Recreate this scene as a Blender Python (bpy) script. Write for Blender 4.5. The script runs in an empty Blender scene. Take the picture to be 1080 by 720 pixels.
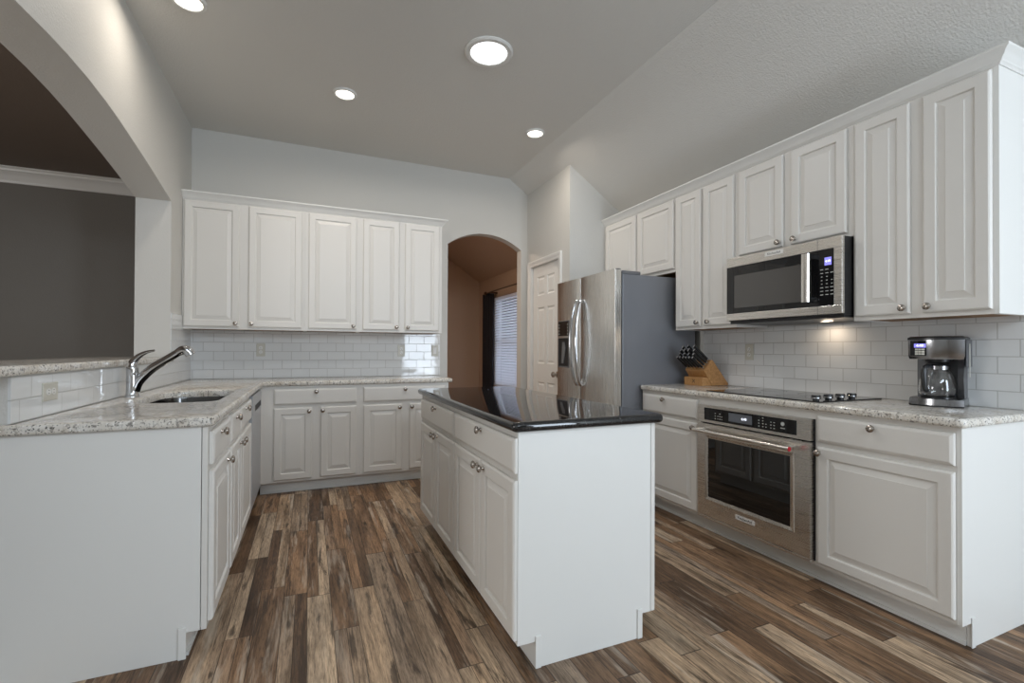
import bpy, bmesh, math, random
from mathutils import Vector, Matrix

random.seed(7)
sc = bpy.context.scene
COL = sc.collection
PI = math.pi

# ------------------------------------------------------------------ camera, light, exposure
CAM_H = 1.1735
cam_d = bpy.data.cameras.new('camera')
cam = bpy.data.objects.new('camera', cam_d)
COL.objects.link(cam)
cam_d.sensor_fit = 'HORIZONTAL'
cam_d.sensor_width = 36.0
cam_d.lens = 497.05 / 1080 * 36.0
cam_d.shift_x = 0.0
cam_d.shift_y = 5.46 / 1080
cam_d.clip_start = 0.05
_yaw, _pit, _rol = math.radians(23.2915), math.radians(.4489), math.radians(.2466)
_fw = Vector((math.sin(_yaw), math.cos(_yaw), 0)); _rt = Vector((math.cos(_yaw), -math.sin(_yaw), 0)); _up = Vector((0, 0, 1))
_f2 = _fw * math.cos(_pit) + _up * math.sin(_pit); _u2 = _up * math.cos(_pit) - _fw * math.sin(_pit)
_r3 = _rt * math.cos(_rol) + _u2 * math.sin(_rol); _u3 = _u2 * math.cos(_rol) - _rt * math.sin(_rol)
_m = Matrix((( _r3.x, _u3.x, -_f2.x, 0), (_r3.y, _u3.y, -_f2.y, 0), (_r3.z, _u3.z, -_f2.z, CAM_H), (0, 0, 0, 1)))
cam.matrix_world = _m
sc.camera = cam

sc.view_settings.view_transform = 'Standard'
sc.view_settings.look = 'None'
sc.view_settings.gamma = 1.0
sc.view_settings.use_curve_mapping = False
sc.view_settings.exposure = 0.0

world = bpy.data.worlds.new('daylight')
sc.world = world
world.use_nodes = True
world.node_tree.nodes['Background'].inputs[0].default_value = (.62, .76, 1.0, 1)
world.node_tree.nodes['Background'].inputs[1].default_value = 1.5

def area_light(name, loc, rot, sx, sy, power, color, shape='RECTANGLE', spread=180):
    d = bpy.data.lights.new(name, 'AREA')
    d.shape = shape; d.size = sx; d.size_y = sy
    d.energy = power; d.color = color; d.spread = math.radians(spread)
    o = bpy.data.objects.new(name, d)
    o.location = loc; o.rotation_euler = rot
    COL.objects.link(o)
    return o

DAY = (.78, .89, 1.0)
WARM = (1.0, .91, .80)
# daylight through the window and the added transom behind the camera, and through the nook and dining windows
area_light('window_daylight', (2.51, -1.97, 1.38), (math.radians(90), 0, 0), .78, 2.1, 67, DAY)
area_light('window_daylight', (.4, -1.97, 2.69), (math.radians(90), 0, 0), 2.3, .46, 42, DAY)  # fill daylight from the added transom
area_light('dining_window_daylight', (-4.55, 2.0, 1.3), (0, math.radians(-90), 0), 1.2, 1.4, 55, (1,.98,.95))
area_light('nook_window_daylight', (3.09, 6.9, 1.32), (0, math.radians(90), 0), 1.4, 1.25, 20, (.78,.87,1.0))

# ------------------------------------------------------------------ mesh helpers
class MB:
    def __init__(self):
        self.v = []; self.f = []
    def add(self, vs, fs):
        b = len(self.v)
        self.v += [tuple(p) for p in vs]
        self.f += [tuple(i + b for i in f) for f in fs]
    def box(self, a, b):
        x0, y0, z0 = (min(a[i], b[i]) for i in range(3)); x1, y1, z1 = (max(a[i], b[i]) for i in range(3))
        self.add([(x0,y0,z0),(x1,y0,z0),(x1,y1,z0),(x0,y1,z0),(x0,y0,z1),(x1,y0,z1),(x1,y1,z1),(x0,y1,z1)],
                 [(0,3,2,1),(4,5,6,7),(0,1,5,4),(1,2,6,5),(2,3,7,6),(3,0,4,7)])
        return self
    def fbox(self, M, u0, u1, v0, v1, n0, n1):
        c = [M(u,v,n) for n in (n0,n1) for v in (v0,v1) for u in (u0,u1)]
        self.add(c, [(0,2,3,1),(4,5,7,6),(0,1,5,4),(2,6,7,3),(0,4,6,2),(1,3,7,5)])
        return self
    def rings(self, loops, cap0=False, cap1=True, closed=False):
        n = len(loops[0]); b = len(self.v)
        for l in loops: self.v += [tuple(p) for p in l]
        k = len(loops)
        for i in range(k if closed else k-1):
            j = (i+1) % k
            for q in range(n):
                r = (q+1) % n
                self.f.append((b+i*n+q, b+i*n+r, b+j*n+r, b+j*n+q))
        if cap0: self.f.append(tuple(b+q for q in reversed(range(n))))
        if cap1: self.f.append(tuple(b+(k-1)*n+q for q in range(n)))
        return self
    def lathe(self, c, prof, axis='z', seg=24, cap0=True, cap1=True, dirv=None):
        """prof: (radius, height along axis)"""
        if dirv is None: dirv = {'x':(1,0,0),'y':(0,1,0),'z':(0,0,1)}[axis]
        d = Vector(dirv).normalized()
        a = d.orthogonal().normalized(); e = d.cross(a)
        c = Vector(c)
        loops = [[c + d*h + (a*math.cos(2*PI*q/seg) + e*math.sin(2*PI*q/seg))*r for q in range(seg)] for r, h in prof]
        return self.rings(loops, cap0, cap1)
    def tube(self, pts, rad, seg=12, sx=1.0):
        pts = [Vector(p) for p in pts]
        if not isinstance(rad, (list, tuple)): rad = [rad]*len(pts)
        loops = []; ref = None
        for i, p in enumerate(pts):
            t = (pts[min(i+1,len(pts)-1)] - pts[max(i-1,0)]).normalized()
            if ref is None: ref = t.orthogonal().normalized()
            ref = (ref - t*ref.dot(t)).normalized()
            e = t.cross(ref)
            loops.append([p + (ref*math.cos(2*PI*q/seg)*sx + e*math.sin(2*PI*q/seg))*rad[i] for q in range(seg)])
        return self.rings(loops, True, True)
    def prism(self, poly, M, n0, n1):
        """poly (u,v) CCW, extruded n0..n1"""
        return self.rings([[M(u,v,n0) for u,v in poly],[M(u,v,n1) for u,v in poly]], True, True)

def curve(pts, n=24):
    """Catmull-Rom through pts"""
    P = [Vector(p) for p in pts]; P = [P[0]*2-P[1]] + P + [P[-1]*2-P[-2]]
    out = []
    segs = len(P)-3
    for i in range(segs):
        p0,p1,p2,p3 = P[i:i+4]
        k = max(2, n//segs)
        for q in range(k):
            t = q/k
            out.append(.5*((2*p1)+(p2-p0)*t+(2*p0-5*p1+4*p2-p3)*t*t+(3*p1-p0-3*p2+p3)*t**3))
    out.append(P[-2].copy())
    return out

ORG = {}
def obj(name, mb, mat, parent=None, smooth=35, bevel=0, bseg=2, origin=None):
    me = bpy.data.meshes.new(name)
    xs = [p[0] for p in mb.v]; ys = [p[1] for p in mb.v]; zs = [p[2] for p in mb.v]
    o0 = Vector(((min(xs)+max(xs))/2, (min(ys)+max(ys))/2, min(zs)))
    if origin: o0 = Vector(origin)
    me.from_pydata([tuple(Vector(p)-o0) for p in mb.v], [], mb.f)
    bm = bmesh.new(); bm.from_mesh(me)
    bmesh.ops.recalc_face_normals(bm, faces=bm.faces)
    bm.to_mesh(me); bm.free()
    o = bpy.data.objects.new(name, me); COL.objects.link(o)
    if mat: me.materials.append(mat)
    if smooth:
        for p in me.polygons: p.use_smooth = True
        me.set_sharp_from_angle(angle=math.radians(smooth))
    if bevel:
        b = o.modifiers.new('bevel', 'BEVEL'); b.width = bevel; b.segments = bseg; b.limit_method = 'ANGLE'; b.angle_limit = math.radians(40)
    if parent:
        o.parent = parent; o.location = o0 - ORG[parent]
    else: o.location = o0
    ORG[o] = o0
    return o

def thing(name, loc, label, cat, group=None):
    o = bpy.data.objects.new(name, None); COL.objects.link(o)
    o.empty_display_size = .05
    o.location = loc; ORG[o] = Vector(loc)
    return tag(o, label, cat, group)
def tag(o, label, cat, group=None):
    o['label'] = label; o['category'] = cat
    if group: o['group'] = group
    return o
def struct(o):
    o['kind'] = 'structure'; return o

def text_mb(body, M, u, v, size, n, align='CENTER', depth=0.0003):
    cu = bpy.data.curves.new('lettering', 'FONT')
    cu.body = body; cu.size = size; cu.align_x = align; cu.align_y = 'CENTER'; cu.extrude = depth
    t = bpy.data.objects.new('lettering', cu); COL.objects.link(t)
    dg = bpy.context.evaluated_depsgraph_get()
    me = bpy.data.meshes.new_from_object(t.evaluated_get(dg))
    mb = MB()
    mb.add([M(u+p.co.x, v+p.co.y, n+p.co.z) for p in me.vertices], [tuple(p.vertices) for p in me.polygons])
    bpy.data.objects.remove(t); bpy.data.curves.remove(cu); bpy.data.meshes.remove(me)
    return mb

def fill_poly(outer, holes, M, n0, n1, name, mat, parent=None, smooth=0):
    """flat plate with holes, polygons in (u,v), extruded between n0 and n1"""
    bm = bmesh.new()
    edges = []
    for loop in [outer] + holes:
        vs = [bm.verts.new((u, v, 0)) for u, v in loop]
        for i in range(len(vs)): edges.append(bm.edges.new((vs[i], vs[(i+1) % len(vs)])))
    bmesh.ops.triangle_fill(bm, use_beauty=True, use_dissolve=False, edges=edges)
    r = bmesh.ops.extrude_face_region(bm, geom=bm.faces[:])
    for g in r['geom']:
        if isinstance(g, bmesh.types.BMVert): g.co.z = 1
    bm.verts.index_update()
    mb = MB()
    mb.add([M(v.co.x, v.co.y, n0 if v.co.z < .5 else n1) for v in bm.verts], [tuple(v.index for v in f.verts) for f in bm.faces])
    bm.free()
    return obj(name, mb, mat, parent, smooth)

# ------------------------------------------------------------------ materials
def mat(name, color=(.8,.8,.8), rough=.5, metal=0.0, spec=.5, emis=None, estr=0, trans=0, coat=0):
    m = bpy.data.materials.new(name); m.use_nodes = True
    b = m.node_tree.nodes['Principled BSDF']
    b.inputs['Base Color'].default_value = (*color, 1)
    b.inputs['Roughness'].default_value = rough
    b.inputs['Metallic'].default_value = metal
    b.inputs['Specular IOR Level'].default_value = spec
    b.inputs['Transmission Weight'].default_value = trans
    b.inputs['Coat Weight'].default_value = coat
    if emis:
        b.inputs['Emission Color'].default_value = (*emis, 1); b.inputs['Emission Strength'].default_value = estr
    return m
class NT:
    def __init__(s, m):
        s.t = m.node_tree; s.b = s.t.nodes['Principled BSDF']
        s.pos = s.t.nodes.new('ShaderNodeNewGeometry').outputs['Position']
    def n(s, typ, ins=None, **kw):
        nd = s.t.nodes.new(typ)
        for k, v in kw.items(): setattr(nd, k, v)
        for k, v in (ins or {}).items():
            if hasattr(v, 'is_output') or isinstance(v, bpy.types.NodeSocket): s.t.links.new(v, nd.inputs[k])
            else: nd.inputs[k].default_value = v
        return nd
    def math(s, op, a, b=0.0, c=0.0):
        return s.n('ShaderNodeMath', {0:a, 1:b, 2:c}, operation=op).outputs[0]
    def scale(s, vec, sc3, off=(0,0,0)):
        return s.n('ShaderNodeMapping', {0: vec, 'Scale': sc3, 'Location': off}).outputs[0]
    def noise(s, vec, scale, detail=3, rough=.55, dist=0):
        return s.n('ShaderNodeTexNoise', {'Vector': vec, 'Scale': scale, 'Detail': detail, 'Roughness': rough, 'Distortion': dist}).outputs['Fac']
    def ramp(s, fac, stops, interp='LINEAR'):
        r = s.n('ShaderNodeValToRGB', {0: fac}); cr = r.color_ramp; cr.interpolation = interp
        while len(cr.elements) < len(stops): cr.elements.new(.5)
        for e, (p, c) in zip(cr.elements, stops):
            e.position = p; e.color = (*c, 1) if len(c) == 3 else c
        return r.outputs[0]
    def mix(s, fac, a, b, blend='MIX'):
        return s.n('ShaderNodeMix', {0: fac, 6: a, 7: b}, data_type='RGBA', blend_type=blend).outputs[2]
    def bump(s, h, strength, dist=.001):
        s.t.links.new(s.n('ShaderNodeBump', {'Height': h, 'Strength': strength, 'Distance': dist}).outputs[0], s.b.inputs['Normal'])
    def link(s, a, name): s.t.links.new(a, s.b.inputs[name])

def wall_paint(name, c, rough=.6, strength=.35):
    m = mat(name, c, rough, spec=.3); t = NT(m)
    h = t.noise(t.pos, 105, 2, .5)
    t.bump(h, strength*1.3, .003)
    return m
M_wall = wall_paint('greige wall paint', (.60,.585,.55))
M_ceil = wall_paint('textured ceiling paint', (.70,.685,.65), .75, .6)
M_tan = wall_paint('tan wall paint', (.46,.345,.265))
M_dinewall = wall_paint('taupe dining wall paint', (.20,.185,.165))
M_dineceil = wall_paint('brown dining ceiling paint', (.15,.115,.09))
M_white = mat('white trim paint', (.76,.75,.72), .35, spec=.45)
M_endpaint = M_white
M_cab = mat('cabinet paint', (.72,.695,.655), .38, spec=.45)
t = NT(M_cab); t.bump(t.noise(t.scale(t.pos, (60,60,6)), 4, 3), .05, .001)
M_rawwood = mat('raw cabinet underside', (.30,.16,.07), .6)
M_dark = mat('dark recess', (.012,.012,.013), .6)

# tile
def tile_mat(name, uaxis, shift):
    m = mat(name, (.72,.72,.71), .05, spec=.55); t = NT(m)
    sp = t.n('ShaderNodeSeparateXYZ', {0: t.pos}).outputs
    vec = t.n('ShaderNodeCombineXYZ', {0: t.math('ADD', sp[uaxis], shift), 1: t.math('SUBTRACT', sp['Z'], .914)}).outputs[0]
    br = t.n('ShaderNodeTexBrick', {'Vector': vec, 'Color1': (.71,.715,.71,1), 'Color2': (.75,.755,.75,1), 'Mortar': (.50,.495,.48,1),
        'Scale': 1.0, 'Mortar Size': .0022, 'Mortar Smooth': .15, 'Bias': 0.0, 'Brick Width': .154, 'Row Height': .08})
    br.offset = .5; br.offset_frequency = 2
    t.link(br.outputs['Color'], 'Base Color')
    t.link(t.math('MULTIPLY_ADD', br.outputs['Fac'], .5, .045), 'Roughness')
    h = t.math('ADD', t.math('MULTIPLY', br.outputs['Fac'], -1.0), t.math('MULTIPLY', t.noise(t.pos, 13, 1, .4), .22))
    t.bump(h, .6, .002)
    return m
M_tileX = tile_mat('white subway tile back', 'X', -.082)
M_tileY = tile_mat('white subway tile side', 'Y', .03)

# granite
M_gran = mat('white speckled granite', (.7,.68,.64), .12, spec=.5); t = NT(M_gran)
big = t.noise(t.pos, 9, 4, .6, .6)
mid = t.noise(t.pos, 55, 4, .65)
base = t.ramp(big, [(.3,(.56,.49,.41)),(.48,(.74,.70,.64)),(.7,(.82,.80,.77))])
grey = t.ramp(mid, [(.30,(.12,.115,.11)),(.38,(.42,.40,.38)),(.46,(.92,.91,.89))])
c1 = t.mix(.85, base, grey, 'MULTIPLY')
sp1 = t.noise(t.pos, 150, 3, .6)
c2 = t.mix(t.ramp(sp1, [(.36,(1,1,1)),(.41,(0,0,0))]), c1, (.035,.033,.035,1))
sp2 = t.noise(t.scale(t.pos,(1,1,1),(3.1,7.7,1.3)), 90, 3, .6)
c3 = t.mix(t.ramp(sp2, [(.62,(0,0,0)),(.70,(1,1,1))]), c2, (.90,.88,.85,1))
t.link(c3, 'Base Color')

M_black = mat('black granite', (.01,.01,.011), .025, spec=.6); t = NT(M_black)
s = t.noise(t.pos, 260, 2, .5)
t.link(t.ramp(s, [(.60,(.008,.008,.009)),(.70,(.12,.115,.11))]), 'Base Color')

# metals
def brushed(name, c, rough, vec_scale, strength=.06):
    m = mat(name, c, rough, 1.0); t = NT(m)
    nz = t.noise(t.scale(t.pos, vec_scale), 1, 4, .6)
    t.link(t.math('MULTIPLY_ADD', nz, .18, rough-.09), 'Roughness')
    t.bump(nz, strength*.12, .0002)
    return m
M_steel = brushed('brushed stainless steel', (.74,.71,.67), .28, (4,6,500))
M_steelv = brushed('brushed stainless steel upright', (.72,.70,.665), .27, (500,500,3))
M_chrome = mat('chrome', (.60,.60,.61), .10, 1.0)
M_nickel = mat('brushed nickel', (.46,.42,.38), .26, 1.0)
M_sinksteel = mat('sink steel', (.10,.10,.10), .14, 1.0)
M_fside = mat('grey refrigerator side', (.205,.21,.228), .38, .2)
M_bglass = mat('black glass', (.008,.008,.009), .015, spec=.5)
M_oglass = mat('oven window glass', (.006,.006,.006), .01, spec=1.0)
M_bplastic = mat('black plastic', (.015,.015,.016), .3)
M_gplastic = mat('grey plastic', (.16,.16,.165), .4)
M_mwin = mat('microwave window mesh', (.085,.08,.075), .07, spec=.6)
M_dwhite = mat('grey dishwasher panel', (.40,.41,.43), .3)
M_key = mat('pale key print', (.55,.55,.52), .5)
M_lcd = mat('blue lcd display', (.1,.1,.3), .3, emis=(.30,.28,.95), estr=1.0)
M_lcdgrey = mat('grey oven display', (.14,.15,.17), .15)
M_digit = mat('lit digits', (.9,.9,1), .3, emis=(.85,.88,1), estr=1.6)
M_red = mat('red medallion', (.45,.02,.03), .3)
M_badge = mat('pale metal badge', (.80,.79,.77), .4, .2)
M_ink = mat('black ink', (.01,.01,.01), .5)
M_lens = mat('lamp lens', (1,1,1), .4, emis=(1,.93,.82), estr=6)
M_lens2 = mat('tubular skylight lens', (1,1,1), .3, emis=(.93,.97,1), estr=3.0)
t = NT(M_lens2)
vo = t.n('ShaderNodeTexVoronoi', {'Vector': t.pos, 'Scale': 55.0}).outputs['Distance']
t.link(t.math('MULTIPLY_ADD', vo, 2.4, .9), 'Emission Strength')
M_glass = mat('clear glass', (1,1,1), .0, trans=1.0)
M_glass.node_tree.nodes['Principled BSDF'].inputs['IOR'].default_value = 1.45
def thin_glass(name):
    m = bpy.data.materials.new(name); m.use_nodes = True; nt = m.node_tree; nt.nodes.clear()
    o = nt.nodes.new('ShaderNodeOutputMaterial'); mx = nt.nodes.new('ShaderNodeMixShader')
    fr = nt.nodes.new('ShaderNodeFresnel'); tr = nt.nodes.new('ShaderNodeBsdfTransparent'); gl = nt.nodes.new('ShaderNodeBsdfGlossy')
    gl.inputs['Roughness'].default_value = 0.0
    for a, b in ((fr.outputs[0],mx.inputs[0]),(tr.outputs[0],mx.inputs[1]),(gl.outputs[0],mx.inputs[2]),(mx.outputs[0],o.inputs[0])): nt.links.new(a, b)
    return m
M_pane = thin_glass('window glass')
M_curtain = mat('black curtain cloth', (.010,.010,.016), .85)
M_blind = mat('white blind slats', (.78,.80,.84), .5)
_nt = M_blind.node_tree; _tl = _nt.nodes.new('ShaderNodeBsdfTranslucent'); _tl.inputs[0].default_value = (.75,.78,.83,1)
_mx = _nt.nodes.new('ShaderNodeMixShader'); _mx.inputs[0].default_value = .35
_nt.links.new(_nt.nodes['Principled BSDF'].outputs[0], _mx.inputs[1]); _nt.links.new(_tl.outputs[0], _mx.inputs[2])
_nt.links.new(_mx.outputs[0], _nt.nodes['Material Output'].inputs[0])
M_bronze = mat('bronze metal', (.13,.085,.06), .35, .9)
M_plate = mat('ivory outlet plate', (.58,.56,.49), .35)
M_coffee = mat('coffee maker steel', (.30,.30,.31), .22, 1.0)
M_coffeeside = mat('coffee maker grey body', (.075,.075,.08), .3)

M_block = mat('knife block wood', (.48,.24,.085), .45); t = NT(M_block)
g = t.noise(t.scale(t.pos, (30,90,30)), 2, 4, .6, .3)
t.link(t.ramp(g, [(.3,(.36,.17,.055)),(.7,(.56,.30,.115))]), 'Base Color')

# floor: weathered mixed-width boards
M_floor = mat('weathered wood plank floor', (.3,.2,.12), .45, spec=.3); t = NT(M_floor)
sp = t.n('ShaderNodeSeparateXYZ', {0: t.pos}).outputs
W = .102
row = t.math('FLOOR', t.math('DIVIDE', sp['X'], W))
wn = t.n('ShaderNodeTexWhiteNoise', {'W': row}, noise_dimensions='1D').outputs['Value']
L = t.math('MULTIPLY_ADD', wn, .5, .78)
yy = t.math('ADD', t.math('DIVIDE', sp['Y'], L), t.math('MULTIPLY', wn, 37.3))
pid = t.math('FLOOR', yy)
# some boards are split lengthwise into two strips
seed = t.n('ShaderNodeCombineXYZ', {0: row, 1: pid, 2: 0.0}).outputs[0]
rnd = t.n('ShaderNodeTexWhiteNoise', {'Vector': seed}, noise_dimensions='3D').outputs
fx = t.math('FRACT', t.math('DIVIDE', sp['X'], W))
half = t.math('GREATER_THAN', fx, .5)
dosplit = t.math('GREATER_THAN', rnd['Value'], .62)
sub = t.math('MULTIPLY', half, dosplit)
seed2 = t.n('ShaderNodeCombineXYZ', {0: row, 1: pid, 2: t.math('ADD', sub, 3.0)}).outputs[0]
r2 = t.n('ShaderNodeTexWhiteNoise', {'Vector': seed2}, noise_dimensions='3D').outputs
rs = t.n('ShaderNodeSeparateColor', {0: r2['Color']}).outputs
plank = t.ramp(r2['Value'], [(0.0,(.085,.050,.030)),(.14,(.15,.090,.053)),(.32,(.25,.150,.085)),(.50,(.31,.187,.107)),(.64,(.28,.208,.150)),(.80,(.39,.275,.180)),(1.0,(.47,.36,.255))])
off = t.n('ShaderNodeVectorMath', {0: r2['Color'], 1: (40,40,40)}, operation='MULTIPLY').outputs[0]
pv = t.n('ShaderNodeVectorMath', {0: t.pos, 1: off}, operation='ADD').outputs[0]
grain = t.noise(t.scale(pv, (75,3.2,1)), 1, 5, .65, .25)
fine = t.noise(t.scale(pv, (230,16,1)), 1, 4, .7)
blotch = t.noise(t.scale(pv, (24,2.2,1)), 1, 6, .7, .5)
wash = t.noise(t.scale(pv, (22,1.7,1), (5,9,2)), 1, 5, .66, .35)
c = t.mix(1.0, plank, t.ramp(grain, [(.28,(.44,.42,.40)),(.5,(.98,.97,.96)),(.72,(1.3,1.28,1.25))]), 'MULTIPLY')
tone = t.noise(t.scale(pv, (9,1.7,1), (2,3,7)), 1, 3, .5)
c = t.mix(1.0, c, t.ramp(tone, [(.34,(.52,.49,.46)),(.48,(.95,.95,.95)),(.64,(1.22,1.2,1.17))]), 'MULTIPLY')
c = t.mix(1.0, c, t.ramp(fine, [(.32,(.50,.48,.46)),(.5,(1.0,1.0,1.0)),(.68,(1.3,1.3,1.28))]), 'MULTIPLY')
c = t.mix(t.math('MULTIPLY', t.ramp(blotch, [(.365,(1,1,1)),(.45,(0,0,0))]), .80), c, (.038,.024,.016,1))
c = t.mix(t.math('MULTIPLY', t.ramp(wash, [(.54,(0,0,0)),(.68,(1,1,1))]), t.math('MULTIPLY', rs[1], .9)), c, (.58,.49,.39,1))
vor = t.n('ShaderNodeTexVoronoi', {'Vector': t.scale(pv, (9,2.4,1)), 'Scale': 1.0}).outputs['Distance']
c = t.mix(t.math('MULTIPLY', t.ramp(vor, [(.05,(1,1,1)),(.12,(0,0,0))]), .7), c, (.03,.02,.014,1))
fy = t.math('FRACT', yy)
ex = t.math('MINIMUM', fx, t.math('SUBTRACT', 1.0, fx))
ey = t.math('MULTIPLY', t.math('MINIMUM', fy, t.math('SUBTRACT', 1.0, fy)), 7.0)
e2 = t.math('ADD', t.math('ABSOLUTE', t.math('SUBTRACT', fx, .5)), t.math('SUBTRACT', 1.0, dosplit))
edge = t.math('MINIMUM', t.math('MINIMUM', ex, ey), e2)
gap = t.ramp(edge, [(.008,(1,1,1)),(.02,(0,0,0))])
c = t.mix(t.math('MULTIPLY', gap, .75), c, (.025,.017,.012,1))
t.link(c, 'Base Color')
t.link(t.math('MULTIPLY_ADD', blotch, .25, .33), 'Roughness')
t.bump(t.math('SUBTRACT', t.math('MULTIPLY', fine, .4), gap), .35, .0015)

# ------------------------------------------------------------------ dimensions
XLW, XLB = -.94, -1.155            # left wall faces
XRW, YBW, YBB = 2.96, 4.81, 4.92    # right wall, back wall faces
YF = -2.0
ZC, XBRK, SLOPE = 3.08, 2.03, .667
YPAN, XPAN = 3.87, 2.255
def zc(x): return ZC if x <= XBRK else ZC - SLOPE*(x-XBRK)
YNOOK = 8.43
MX = lambda x0: (lambda u, v, n: (x0+n, u, v))     # plane normal +X, u=+Y
MYm = lambda y0: (lambda u, v, n: (u, y0-n, v))    # plane normal -Y, u=+X
MXm = lambda x0: (lambda u, v, n: (x0-n, -u, v))   # plane normal -X, u=-Y

# ------------------------------------------------------------------ setting
struct(obj('floor', MB().box((-4.7,YF-.1,-.06),(3.06,YNOOK+.1,0)), M_floor, smooth=0))

cb = MB()
prof = [(-1.10,ZC),(XBRK,ZC),(3.06,zc(3.06)),(3.06,zc(3.06)+.1),(XBRK,ZC+.1),(-1.10,ZC+.1)]
cb.rings([[(x,YF-.1,z) for x,z in prof],[(x,YNOOK+.1,z) for x,z in prof]], True, True)
struct(obj('ceiling', cb, M_ceil, smooth=0))

# left wall with the wide arched pass-through
arch = [(4.18,2.262),(4.0,2.287),(3.8,2.316),(3.6,2.343),(3.394,2.367),(3.124,2.396),(2.95,2.408),(2.75,2.413),(2.55,2.408),(2.38,2.396),(2.106,2.367),(1.9,2.343),(1.7,2.316),(1.5,2.287),(1.32,2.262)]
struct(fill_poly([(YF,0),(YBB,0),(YBB,ZC),(YF,ZC)], [[(1.32,.0005),(2.15,.0005),(2.15,1.078),(4.18,1.078)]+arch], MX(XLW), XLB-XLW, 0, 'wall_left', M_wall))

# back wall with arched doorway
a0, a1, zs, za = 1.332, 2.177, 2.292, 2.435
hw = (a1-a0)/2; rise = za-zs; R = (hw*hw+rise*rise)/(2*rise); cxx = (a0+a1)/2
dl = [(a1,0),(a1,zs)]
ang = math.asin(hw/R)
for i in range(1,24):
    a = ang - 2*ang*i/24
    dl.append((cxx+R*math.sin(a), za-R+R*math.cos(a)))
dl += [(a0,zs),(a0,0)]
outer = [(XLW,0),(a0,0)] + dl[::-1][1:-1] + [(a1,0),(XRW,0),(XRW,zc(XRW)),(XBRK,ZC),(XLW,ZC)]
struct(fill_poly(outer, [], MYm(YBW), YBW-YBB, 0, 'wall_back', M_wall))

# right wall with the nook window opening
WN = (6.25,7.56,.575,2.07)
struct(fill_poly([(YF,0),(YNOOK+.1,0),(YNOOK+.1,zc(XRW)+.005),(YF,zc(XRW)+.005)], [[(WN[0],WN[2]),(WN[1],WN[2]),(WN[1],WN[3]),(WN[0],WN[3])]], MX(XRW), 0, .1, 'wall_right', M_wall))

# pantry closet walls
DO = (4.075,4.705,2.085)
struct(fill_poly([(YPAN+.1,0),(DO[0],0),(DO[0],DO[2]),(DO[1],DO[2]),(DO[1],0),(YBW,0),(YBW,zc(XPAN)),(YPAN+.1,zc(XPAN))], [], MX(XPAN), 0, .1, 'wall_pantry', M_wall))
x_ = XPAN+.1
struct(fill_poly([(XPAN,0),(XRW,0),(XRW,zc(XRW)),(XPAN,zc(XPAN))], [], MYm(YPAN), -.1, 0, 'wall_pantry_side', M_wall))

# front wall behind the camera with its right window and an added unseen transom for light
W1 = (2.08,2.93,.25,2.45); W2 = (-.8,1.6,2.42,2.95)
struct(fill_poly([(-1.1,0),(XRW,0),(XRW,zc(XRW)),(XBRK,ZC),(-1.1,ZC)],
    [[(w[0],w[2]),(w[1],w[2]),(w[1],w[3]),(w[0],w[3])] for w in (W1,W2)], MYm(YF), 0, .1, 'wall_front', M_wall))
def window(n, M, u0, u1, v0, v1, n0=-.06):
    f = MB(); w = .045
    f.fbox(M,u0,u0+w,v0,v1,n0,n0+.04); f.fbox(M,u1-w,u1,v0,v1,n0,n0+.04)
    f.fbox(M,u0+w,u1-w,v0,v0+w,n0,n0+.04); f.fbox(M,u0+w,u1-w,v1-w,v1,n0,n0+.04)
    f.fbox(M,u0+w,u1-w,(v0+v1)/2-.02,(v0+v1)/2+.02,n0,n0+.04)
    o = struct(obj(n, f, M_white, smooth=0))
    g = MB().fbox(M,u0+w,u1-w,v0+w,v1-w,n0+.017,n0+.021)
    obj('window_pane', g, M_pane, o, smooth=0)
    return o
MYp = lambda y0: (lambda u, v, n: (-u, y0+n, v))
window('window_1', MYp(YF), -W1[1], -W1[0], W1[2], W1[3], -.09)
window('window_added_fill', MYp(YF), -W2[1], -W2[0], W2[2], W2[3], -.09)  # unseen transom added as fill, too high for the tiles to mirror
window('window_3', MXm(XRW), -WN[1], -WN[0], WN[2], WN[3], -.09)
struct(obj('trim_4', MB().box((XRW-.05,WN[0]-.06,WN[2]-.028),(XRW+.02,WN[1]+.06,WN[2]-.001)), M_tan, smooth=0, bevel=.004))

# nook shell
def nookgable(name, y0, y1):
    mb = MB()
    pf = [(.2,0),(XRW,0),(XRW,zc(XRW)),(XBRK,ZC),(.2,ZC)]
    mb.rings([[(x,y0,z) for x,z in pf],[(x,y1,z) for x,z in pf]], True, True)
    return struct(obj(name, mb, M_tan, smooth=0))
nookgable('wall_nook_back', YNOOK, YNOOK+.1)
struct(obj('wall_nook_left', MB().box((.2,YBB,0),(.3,YNOOK,ZC)), M_tan, smooth=0))
# tan painted faces inside the nook: thin skim over the right wall and ceiling there
struct(fill_poly([(YBB,0),(YNOOK,0),(YNOOK,zc(XRW)),(YBB,zc(XRW))], [[(WN[0],WN[2]),(WN[1],WN[2]),(WN[1],WN[3]),(WN[0],WN[3])]], MX(XRW), -.008, -.0005, 'wall_nook_right', M_tan))
cb = MB()
pf = [(.3,ZC-.001),(XBRK,ZC-.001),(XRW-.008,zc(XRW-.008)-.001),(XRW-.008,zc(XRW-.008)-.012),(XBRK,ZC-.012),(.3,ZC-.012)]
cb.rings([[(x,YBB,z) for x,z in pf],[(x,YNOOK,z) for x,z in pf]], True, True)
struct(obj('ceiling_nook', cb, M_tan, smooth=0))

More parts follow.
